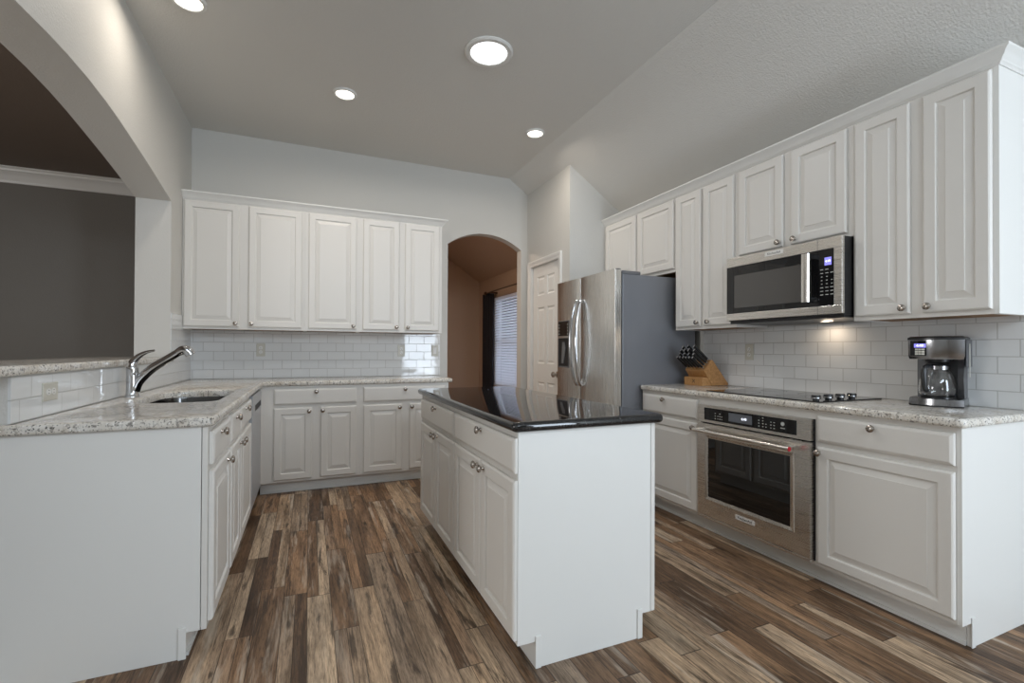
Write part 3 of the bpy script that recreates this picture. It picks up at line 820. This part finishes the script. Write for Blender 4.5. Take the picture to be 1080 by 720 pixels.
# ------------------------------------------------------------------ ceiling lights
def can_light(x, y, r, label, lens, power, color, big=False, zoff=0.0):
    ZC = globals()['ZC']-zoff
    th = thing('ceiling_light', (x,y,ZC-.02), label, 'ceiling light', None if big else 'small recessed ceiling lights')
    ro = r
    ri = r*.74
    obj('trim_ring', MB().lathe((x,y,ZC-.0005), [(ro,0),(ro,-.006),(ro*.93,-.014),(ri*1.05,-.014),(ri,-.008),(ri,-.001)], seg=48, cap0=False, cap1=False), M_white, th)
    if big:
        l = MB().lathe((x,y,ZC-.003), [(ri,-.001),(ri*.98,-.010),(ri*.75,-.018),(ri*.4,-.022),(.004,-.0235)], seg=48, cap0=True)
    else:
        l = MB().lathe((x,y,ZC-.001), [(ri,-.001),(ri,-.004),(ri*.9,-.006)], seg=40)
    obj('lens', l, lens, th)
    li = area_light('lamp', (x,y,ZC-.03), (0,0,0), ri*1.8, ri*1.8, power, color, 'DISK', 170)
    return th
can_light(1.042,2.815,.155,'large round skylight tube with white ring in the ceiling above the island',M_lens2,10,(.95,.97,1.0),True)
can_light(.232,3.70,.085,'small lit recessed light near the back wall, left of the large round one',M_lens,5.5,WARM)
can_light(1.805,3.70,.085,'small lit recessed light beside the ceiling slope, nearest refrigerator',M_lens,5.5,WARM)
can_light(-.62,3.055,.088,'small lit recessed light at top left, cut by the photo edge',M_lens,4.5,WARM)

can_light(.95,6.0,.085,'added unseen recessed light brightening the room beyond the arched doorway',M_lens,25,(1,.80,.62),zoff=.0125)  # added lamp, out of view, warms and brightens the nook walls

# ------------------------------------------------------------------ refrigerator
FX, FY0, FY1, FZ = 2.10, 2.945, 3.838, 1.79
MF = MXm(FX)
fr = thing('refrigerator', (2.5,3.39,0), 'stainless side-by-side refrigerator with dark grey side and water dispenser', 'refrigerator')
obj('body', MB().box((2.178,FY0+.002,.02),(2.90,FY1-.002,1.760)), M_fside, fr, smooth=0, bevel=.006)
obj('feet_grille', MB().box((2.19,FY0+.02,.001),(2.86,FY1-.02,.0195)), M_bplastic, fr, smooth=0)
def fridge_door(y0, y1, hole=None):
    # slightly crowned front
    n = 10; loops = []
    mb = MB()
    u0, u1 = -y1, -y0
    pr = []
    for i in range(n+1):
        s_ = i/n; u = u0+(u1-u0)*s_
        crown = .010*(1-(2*s_-1)**4)
        pr.append((u, -.010+crown))
    sec = [(u0,-.068)] + [(u,nn) for u,nn in pr] + [(u1,-.068)]
    mb.rings([[MF(u,z,nn) for u,nn in sec] for z in (.085,.10,FZ-.012,FZ)], True, True)
    return mb
fd = obj('fridge_door', fridge_door(FY0,3.430), M_steelv, fr, smooth=40, bevel=.003)
fz_ = obj('freezer_door', fridge_door(3.438,FY1), M_steelv, fr, smooth=40, bevel=.003)
obj('door_gasket', MB().box((2.169,FY0+.008,.09),(2.1775,FY1-.008,1.775)), M_dark, fr, smooth=0)
for (ya,yb) in ((2.950,3.03),(3.76,3.833)):
    obj('hinge_cover', MB().box((2.125,ya,1.7905),(2.165,yb,1.7975)).box((2.1785,ya,1.761),(2.35,yb,1.785)), M_gplastic, fr, smooth=0, bevel=.003)
for (dd, yb, sg) in ((fd,3.400,-1),(fz_,3.468,1)):
    pts = []
    for i in range(25):
        s_ = i/24; z = .88+(1.60-.88)*s_
        out = .062*math.sin(PI*s_)**.55 if 0<s_<1 else 0
        pts.append((FX-.002-out+.0, yb+sg*.012*math.sin(PI*s_), z))
    obj('handle', MB().tube(pts, [.013+.002*math.sin(PI*i/24) for i in range(25)], 14), M_chrome, dd)
# dispenser
dp = obj('dispenser', frame_mb(MF,-3.80,-3.605,1.022,1.440,[(-3.792,-3.613,1.034,1.285)],-.005,.0035), M_bronze, fz_, smooth=0)
dp.data.materials[0] = M_gplastic
obj('dispenser_recess', MB().fbox(MF,-3.792,-3.613,1.034,1.285,-.004,.0008), M_bplastic, dp, smooth=0)
obj('control_panel', MB().fbox(MF,-3.792,-3.613,1.305,1.434,.0036,.0052), M_bglass, dp, smooth=0)
kk = MB()
for q in range(4):
    for uu in (-3.778,-3.628): kk.fbox(MF,uu-.006,uu+.006,1.322+q*.028-.005,1.322+q*.028+.005,.0053,.0060)
obj('button_prints', kk, M_key, dp, smooth=0)
obj('paddle', MB().prism([(-3.74,1.06),(-3.70,1.06),(-3.665,1.19),(-3.685,1.25),(-3.72,1.25)], MF, .001, .006), M_gplastic, dp, smooth=0)
obj('drip_lip', MB().fbox(MF,-3.792,-3.613,1.285,1.304,.0036,.012), M_steel, dp, smooth=0)

# ------------------------------------------------------------------ wall oven
MO = MXm(2.3265)
ov = thing('wall_oven', (2.6,1.965,.116), 'stainless built-in wall oven with dark window below the cooktop', 'oven')
obj('oven_box', MB().fbox(MR,-2.328,-1.596,.135,.815,-.55,-.002), M_gplastic, ov, smooth=0)
obj('side_trim', MB().fbox(MR,-2.343,-1.584,.118,.832,.0005,.004), M_bplastic, ov, smooth=0)
obj('bottom_trim', MB().fbox(MR,-2.339,-1.590,.113,.128,.0041,.034), M_steel, ov, smooth=0, bevel=.003)
o_cp = obj('control_panel', frame_mb(MR,-2.339,-1.592,.722,.832,[(-2.288,-1.664,.738,.815)],.0041,.030), M_steel, ov, smooth=0)
gl = obj('control_glass', MB().fbox(MR,-2.288,-1.664,.738,.815,.0045,.0275), M_bglass, o_cp, smooth=0)
obj('display', MB().fbox(MR,-2.098,-1.935,.752,.803,.0276,.0282), M_lcdgrey, o_cp, smooth=0)
obj('clock_digits', text_mb('4:49', MR, -1.99, .776, .022, .0286), M_digit, o_cp, smooth=0)
kk = MB()
for uu, rows_ in ((-2.20,3),(-2.18,2),(-2.165,3),(-2.15,2),(-1.89,3),(-1.865,4),(-1.845,2),(-1.815,3),(-1.795,3)):
    for q in range(rows_):
        kk.fbox(MR,uu-.004,uu+.004,.754+q*.016-.0022,.754+q*.016+.0022,.0276,.0281)
kk.lathe(MR(-1.745,.786,.0276), [(.011,0),(.011,.0006)], dirv=(-1,0,0), seg=20)
kk.fbox(MR,-1.758,-1.732,.760,.766,.0276,.0281)
obj('key_prints', kk, M_key, o_cp, smooth=0)
# oven door with window
od = MB()
d_u0,d_u1,d_v0,d_v1 = -2.339,-1.592,.131,.714
w_ = (-2.254,-1.698,.255,.625)
od2 = frame_mb(MR,d_u0,d_u1,d_v0,d_v1,[w_],.0041,.033)
dr = obj('oven_door', od2, M_steel, ov, smooth=0)
bz = MB()
def rr(i, n): return rect_ring(MR, w_[0], w_[1], w_[2], w_[3], i, n)
bz.rings([rr(-.024,.0332),rr(-.022,.036),rr(-.018,.0375),rr(-.002,.034),rr(0,.029)], False, False)
obj('window_bezel', bz, M_steelv, dr, smooth=0)
obj('window_glass', MB().fbox(MR,w_[0],w_[1],w_[2],w_[3],.0045,.0295), M_oglass, dr, smooth=0)
hp = [MR(-2.325,.672,.086), MR(-1.665,.672,.086)]
hb = obj('handle', MB().tube([Vector(hp[0]).lerp(Vector(hp[1]),i/8) for i in range(9)], .0125, 18), M_chrome, dr)
hb.data.materials[0] = M_steel
for uu in (-2.300,-1.690):
    obj('handle_bracket', MB().fbox(MR,uu-.012,uu+.012,.660,.684,.0332,.083), M_steel, hb, smooth=0, bevel=.004)
obj('medallion', MB().lathe(MR(-1.665,.672,.086), [(.0128,0),(.0128,.002),(.009,.003)], dirv=(0,-1,0), seg=20), M_red, hb)
obj('badge', MB().fbox(MR,-2.044,-1.912,.184,.211,.0332,.0350), M_badge, dr, smooth=0, bevel=.0008)
obj('badge_lettering', text_mb('KitchenAid', MR, -1.978, .1975, .0215, .0353), M_ink, dr, smooth=0)

# ------------------------------------------------------------------ microwave
MM = MXm(2.56)
mw = thing('microwave', (2.75,1.955,1.365), 'stainless over-the-range microwave hung under a short wall cabinet', 'microwave')
obj('housing', MB().fbox(MM,-2.322,-1.584,1.372,1.786,-.395,-.022), M_bplastic, mw, smooth=0)
obj('underside', MB().fbox(MM,-2.318,-1.588,1.355,1.3715,-.39,-.03), M_bplastic, mw, smooth=0)
mo = (-2.3225,-1.6235,1.421,1.727)
ff = obj('front_frame', frame_mb(MM,-2.3225,-1.581,1.376,1.787,[(-2.3225,-1.6235,1.421,1.727)],-.0215,0.0), M_steel, mw, smooth=0, bevel=.002)
# dark glass door, left part
mg = obj('door_glass', MB().fbox(MM,-2.3225,-1.710,1.4215,1.7265,-.021,-.001), M_bglass, mw, smooth=0)
obj('window_mesh', MB().fbox(MM,-2.262,-1.780,1.456,1.668,-.0009,-.0003), M_mwin, mg, smooth=0)
pn = obj('control_panel', MB().fbox(MM,-1.7085,-1.6240,1.4215,1.7265,-.021,-.001), M_bglass, mw, smooth=0)
obj('display', MB().fbox(MM,-1.672,-1.636,1.640,1.682,-.0009,.0004), M_lcd, pn, smooth=0)
obj('clock_digits', text_mb('4:49', MM, -1.654, 1.661, .017, .0006), M_digit, pn, smooth=0)
kk = MB()
for q in range(8):
    for uu in (-1.688,-1.660,-1.634):
        if q >= 4 and uu == -1.634 and q % 2: continue
        hw_ = .008 if q in (0,1,2,6,7) else .004
        kk.fbox(MM,uu-hw_,uu+hw_,1.482+q*.0195-.002,1.482+q*.0195+.002,-.0009,-.0004)
obj('key_prints', kk, M_key, pn, smooth=0)
hn = MB()
sec = [(-.022,0),(-.018,.008),(0,.013),(.018,.008),(.022,0)]
mid_ = -1.752
hl = []
for z in (1.447,1.46,1.52,1.58,1.64,1.70,1.714):
    o_ = .040
    hl.append([MM(mid_+a,z,o_+b_) for a,b_ in sec])
hn.rings(hl, True, True)
hh = obj('handle', hn, M_chrome, mw)
hh.data.materials[0] = M_steelv
for zz in (1.462,1.699):
    obj('handle_mount', MB().fbox(MM,mid_-.020,mid_+.020,zz-.014,zz+.014,-.0005,.0395), M_chrome, hh, smooth=0, bevel=.003)
sm_ = MB().fbox(MM,-1.7115,-1.7095,1.376,1.4205,.0001,.0008); sm_.fbox(MM,-1.7115,-1.7095,1.7275,1.786,.0001,.0008)
obj('door_seam', sm_, M_gplastic, mw, smooth=0)
obj('badge', MB().fbox(MM,-2.035,-1.915,1.752,1.7785,.0003,.0018), M_badge, mw, smooth=0, bevel=.0006)
obj('badge_lettering', text_mb('KitchenAid', MM, -1.975, 1.765, .019, .0020), M_ink, mw, smooth=0)
obj('work_light', MB().box((2.85,1.83,1.3535),(2.88,1.89,1.3549)), mat('hood lamp lens', (1,1,1), .4, emis=(1,.8,.6), estr=.8), mw, smooth=0)
area_light('hood_lamp', (2.865,1.86,1.352), (0,math.radians(10),0), .03, .06, .55, (1,.80,.60))

# ------------------------------------------------------------------ cooktop
ck = thing('cooktop', (2.63,1.945,.9145), 'black glass electric cooktop set in the right granite counter', 'cooktop')
obj('glass_top', MB().box((2.372,1.575,.9146),(2.892,2.315,.9205)), M_bglass, ck, smooth=0, bevel=.002)
rgm = mat('burner ring print', (.10,.10,.10), .2)
for (x,y,r) in ((2.50,2.13,.09),(2.76,2.13,.075),(2.51,1.83,.075),(2.76,1.84,.105)):
    obj('burner_ring', MB().lathe((x,y,.9206), [(r,0),(r,.0002),(r-.003,.0002),(r-.003,0)], seg=48, cap0=False, cap1=False), rgm, ck)
for i in range(4):
    x = 2.43+i*.098
    k_ = MB().lathe((x,1.632,.9207), [(.016,0),(.016,.006),(.0225,.008),(.0225,.022),(.020,.027),(.006,.0275)], seg=28)
    kb = obj('knob', k_, M_bplastic, ck)
    obj('knob_ring', MB().lathe((x,1.632,.9207+.009), [(.0229,0),(.0234,.001),(.0234,.004),(.0229,.005)], seg=28, cap0=False, cap1=False), M_chrome, kb)

# ------------------------------------------------------------------ coffee maker
CMX, CMY, CMR = 2.725, 1.262, math.radians(16)
cr_, sr_ = math.cos(CMR), math.sin(CMR)
def MC(a, b_, z):   # a: to viewer's right (toward -Y), b: depth away from the front
    # front normal (-cos,-sin); right vector (sin,-cos)... right-handed
    return (CMX + b_*cr_ + a*sr_, CMY + b_*sr_ - a*cr_, .9143+z)
def cm_loop(w, f0, dep, z, bow=.032, k=11):
    """footprint: bowed front, straight sides"""
    pts = []
    for i in range(k+1):
        s_ = -1+2*i/k
        pts.append(MC(s_*w/2, f0+bow*(s_*s_), z))
    pts += [MC(w/2*.96, f0+dep, z), MC(-w/2*.96, f0+dep, z)]
    return pts
cmk = thing('coffee_maker', MC(0,.1,0), 'black and stainless drip coffee maker at the near end of right counter', 'coffee maker')
obj('base', MB().rings([cm_loop(.196,0,.215,0),cm_loop(.200,-.002,.217,.006)], True, True), M_bplastic, cmk)
obj('base_band', MB().rings([cm_loop(.200,-.002,.217,.0065),cm_loop(.196,0,.215,.036),cm_loop(.186,.006,.20,.040)], True, True), M_coffee, cmk)
obj('hot_plate', MB().lathe(MC(0,.075,.0405), [(.066,0),(.066,.004),(.060,.006)], seg=36), M_bplastic, cmk)
tw = MB()
tw.rings([[MC(a,b_,z) for a,b_ in ((-.088,.150),(.088,.150),(.090,.215),(-.090,.215))] for z in (.0405,.10,.225)], True, True)
tw.rings([[MC(a,b_,z) for a,b_ in ((.070,.075+.03*(abs(z-.13)/.1)),(.094,.060+.03*(abs(z-.13)/.1)),(.094,.149),(.070,.149))] for z in (.0405,.08,.13,.18,.225)], True, True)
obj('tower', tw, M_coffeeside, cmk)
hd_ = obj('brew_head', MB().rings([cm_loop(.196,.004,.212,.2255),cm_loop(.203,-.002,.218,.240),cm_loop(.205,-.003,.219,.318)], True, True), M_coffee, cmk)
obj('lid', MB().rings([cm_loop(.208,-.005,.222,.3185),cm_loop(.208,-.005,.222,.328),cm_loop(.190,.004,.20,.335)], True, True), M_bplastic, cmk)
obj('side_cover', MB().rings([[MC(a,b_,z) for a,b_ in ((.1035,.050),(.1065,.055),(.1065,.212),(.1035,.214))] for z in (.19,.318)], True, True), M_coffeeside, cmk)
gz = MB().rings([[MC(a,b_,z) for a,b_ in ((.1068,.120),(.1078,.120),(.1078,.140),(.1068,.140))] for z in (.14,.30)], True, True)
obj('water_gauge', gz, M_plate, cmk, smooth=0)
cpn = MB()
k2 = [(-.092+.062*i/4) for i in range(5)]
fr_ = lambda a: -.0045+.032*((a/.1025)**2)*1.0
cpn.rings([[MC(a,fr_(a)-.001,z) for a in k2]+[MC(a,fr_(a)+.004,z) for a in reversed(k2)] for z in (.242,.314)], True, True)
cpl = obj('control_panel', cpn, M_bglass, hd_, smooth=0)
ds = MB().rings([[MC(a,fr_(a)-.0018,z) for a in k2[1:]]+[MC(a,fr_(a)-.0011,z) for a in reversed(k2[1:])] for z in (.281,.300)], True, True)
obj('display', ds, M_lcd, hd_, smooth=0)
Mtx = lambda u, v, n: MC(u, fr_(u)-.0020-n, v)
obj('clock_digits', text_mb('4:49', Mtx, -.053, .2905, .017, .0), M_digit, hd_, smooth=0)
kb_ = MB()
for zz in (.250,.261,.272):
    for aa in (-.066,-.053,-.040):
        kb_.rings([[MC(aa+q,fr_(aa)-e_,z) for q,e_ in ((-.0055,.0032),(.0055,.0032),(.0055,.0005),(-.0055,.0005))] for z in (zz-.004,zz+.004)], True, True)
obj('buttons', kb_, M_plate, hd_, smooth=0)
bk = MB().lathe(MC(0,.085,.2254), [(.052,0),(.050,-.012),(.040,-.020)], seg=30)
obj('filter_basket', bk, M_bplastic, cmk)
# carafe rests on the hot plate: a thing of its own
cf = thing('coffee_carafe', MC(0,.075,.047), 'clear glass carafe with black handle standing in the coffee maker', 'carafe')
outer_ = [(.055,0),(.064,.004),(.070,.02),(.071,.04),(.066,.075),(.054,.11),(.044,.130),(.042,.140)]
inner_ = [(r-.0022, max(h,.003)) for r,h in outer_]
gp = outer_ + inner_[::-1]
obj('glass_body', MB().lathe(MC(0,.075,.0472), gp, seg=40), M_glass, cf)
obj('collar', MB().lathe(MC(0,.075,.0472), [(.0445,.128),(.0465,.129),(.0465,.146),(.0435,.147),(.0425,.128)], seg=40, cap0=False, cap1=False), M_coffee, cf)
obj('carafe_lid', MB().lathe(MC(0,.075,.0472), [(.042,.1475),(.043,.150),(.036,.155),(.008,.156)], seg=30), M_bplastic, cf)
hc = curve([MC(-.018,.033,.190),MC(-.026,.008,.192),MC(-.034,-.014,.178),MC(-.035,-.018,.13),MC(-.032,-.008,.085),MC(-.028,.008,.075)], 24)
obj('handle', MB().tube(hc, .0085, 12, 1.3), M_bplastic, cf)

# ------------------------------------------------------------------ knife block and knives
KY = 2.66
KM = lambda u, v, n: (u, KY-n, v)      # profile in XZ, extruded along Y (n negative = away from camera)
kb0 = thing('knife_block', (2.82,2.75,.9143), 'slanted light wooden knife block beside the refrigerator', 'knife block')
z0_ = .9145
pf = [(2.786,z0_),(2.945,z0_),(2.949,z0_+.012),(2.788,1.1085),(2.703,1.030)]
obj('slanted_body', MB().prism(pf, KM, -.19, 0), M_block, kb0, smooth=0, bevel=.002)
obj('front_box', MB().prism([(2.690,z0_),(2.7855,z0_),(2.7415,.977),(2.690,.977)], KM, -.188, -.002), M_block, kb0, smooth=0, bevel=.002)
lg = MB()
MLg = lambda u, v, n: (2.690-n, 2.75-u, v)
for s_ in (-1,1):
    lg.prism([(-.013*s_-.003,.934),(-.013*s_+.003,.934),(.013*s_+.003,.960),(.013*s_-.003,.960)][::1], MLg, .0002, .0007)
obj('emblem', lg, M_ink, kb0, smooth=0)
A0, A1 = Vector((2.703,0,1.030)), Vector((2.788,0,1.1085))
ax = Vector((-.79,0,.61)).normalized()       # direction the handles point
side = (A1-A0)
M_handle = mat('black knife handle', (.012,.012,.013), .28)
knives = [ # (fraction up the slot face, y offset, handle length, width)
 (.88,.026,.150,.013),(.88,.090,.150,.014),(.88,.152,.140,.013),
 (.64,.020,.135,.012),(.64,.068,.140,.013),(.64,.116,.135,.012),(.64,.164,.130,.012),
 (.40,.020,.120,.011),(.40,.068,.120,.011),(.40,.116,.120,.011),(.40,.164,.120,.011),
 (.15,.016,.112,.009),(.15,.048,.112,.009),(.15,.080,.112,.009),(.15,.112,.112,.009),(.15,.144,.112,.009),(.15,.174,.112,.009)]
rowname = {.88:'top row',.64:'second row from the top',.40:'third row from the top',.15:'lowest row'}
for (fq, yo, ln, wd_) in knives:
    ln *= 1.22
    p = A0 + side*fq; p = Vector((p.x, KY+yo, p.z))
    nrm = Vector((-side.z,0,side.x)).normalized()
    e1 = Vector((0,1,0)); e2 = ax.cross(e1).normalized()
    th = thing('kitchen_knife', p+ax*.002, 'black-handled kitchen knife in the %s of the wooden block' % rowname[fq], 'knife', 'knives in the %s of the block' % rowname[fq])
    def sect(d, a, b_, k=12):
        c_ = p+ax*d
        return [c_+e1*(a*math.cos(2*PI*q/k))+e2*(b_*math.sin(2*PI*q/k)) for q in range(k)]
    b0 = .006
    obj('blade', MB().rings([[p+ax*d+e1*sx_*.0009+e2*sy_*wd_*.8 for sx_,sy_ in ((-1,-1),(1,-1),(1,1),(-1,1))] for d in (.004,b0)], True, True), M_sinksteel, th, smooth=0)
    obj('bolster', MB().rings([sect(b0,.006,wd_*.8),sect(b0+.004,.0075,wd_*.95),sect(b0+.014,.0075,wd_*.8)], True, True), M_chrome, th)
    hs_ = [sect(b0+.0145,.0075,wd_*.82),sect(b0+.04,.008,wd_*.95),sect(b0+ln*.55,.0075,wd_*.82),sect(b0+ln*.85,.008,wd_*1.0),sect(b0+ln-.004,.008,wd_*1.1)]
    obj('handle', MB().rings(hs_, True, True), M_handle, th)
    obj('end_cap', MB().rings([sect(b0+ln-.0038,.0081,wd_*1.1),sect(b0+ln,.0078,wd_*1.05),sect(b0+ln+.003,.004,wd_*.6)], True, True), M_chrome, th)

# ------------------------------------------------------------------ nook curtain, rod, blinds
ctn = MB()
n_ = 44; front = []; backl = []
YC0, YC1 = 7.52, 8.04
for i in range(n_+1):
    s_ = i/n_; y = YC1-(YC1-YC0)*s_
    x = 2.88+.026*math.sin(s_*PI*9)
    front.append((x,y)); backl.append((x+.004,y))
lp = front+backl[::-1]
ctn.rings([[(x,y,z) for x,y in lp] for z in (.06,1.2,2.17)], True, True)
o = obj('curtain', ctn, M_curtain, smooth=60)
tag(o, 'dark navy-black curtain panel hanging beside the blinds beyond the arched doorway', 'curtain')
rd = thing('curtain_rod', (2.865,6.9,2.13), 'bronze curtain rod above the blinds beyond the doorway', 'curtain rod')
obj('rod', MB().tube([(2.80,5.9,2.155),(2.80,7.62,2.155)], .010, 12), M_bronze, rd)
obj('finial', MB().lathe((2.80,7.62,2.155), [(.010,0),(.014,.004),(.012,.012),(.026,.03),(.032,.05),(.026,.07),(.008,.085)], dirv=(0,1,0), seg=18), M_bronze, rd)
obj('bracket', MB().box((2.80,7.49,2.140),(2.951,7.505,2.168)), M_bronze, rd, smooth=0)
bl = thing('window_blinds', (2.94,6.9,.58), 'white horizontal slat blinds in the window beyond the arched doorway', 'blinds')
MW = MXm(XRW)
obj('headrail', MB().box((2.915,WN[0]+.01,2.02),(2.95,WN[1]-.01,2.066)), M_blind, bl, smooth=0)
sl = MB()
z = .62
while z < 2.01:
    a = math.radians(52)
    dx, dz_ = .023*math.cos(a), .023*math.sin(a)
    cx_ = 2.926
    sl.add([(cx_-dx,WN[0]+.012,z-dz_),(cx_+dx,WN[0]+.012,z+dz_),(cx_+dx,WN[1]-.012,z+dz_),(cx_-dx,WN[1]-.012,z-dz_),
            (cx_-dx-.001,WN[0]+.012,z-dz_+.002),(cx_+dx-.001,WN[0]+.012,z+dz_+.002),(cx_+dx-.001,WN[1]-.012,z+dz_+.002),(cx_-dx-.001,WN[1]-.012,z-dz_+.002)],
           [(0,3,2,1),(4,5,6,7),(0,1,5,4),(1,2,6,5),(2,3,7,6),(3,0,4,7)])
    z += .043
obj('slats', sl, M_blind, bl, smooth=0)
obj('bottom_rail', MB().box((2.912,WN[0]+.012,.580),(2.944,WN[1]-.012,.600)), M_blind, bl, smooth=0)
for yy_ in (6.6,7.2,7.46):
    obj('lift_cord', MB().box((2.903,yy_-.002,.6),(2.905,yy_+.002,2.02)), M_blind, bl, smooth=0)
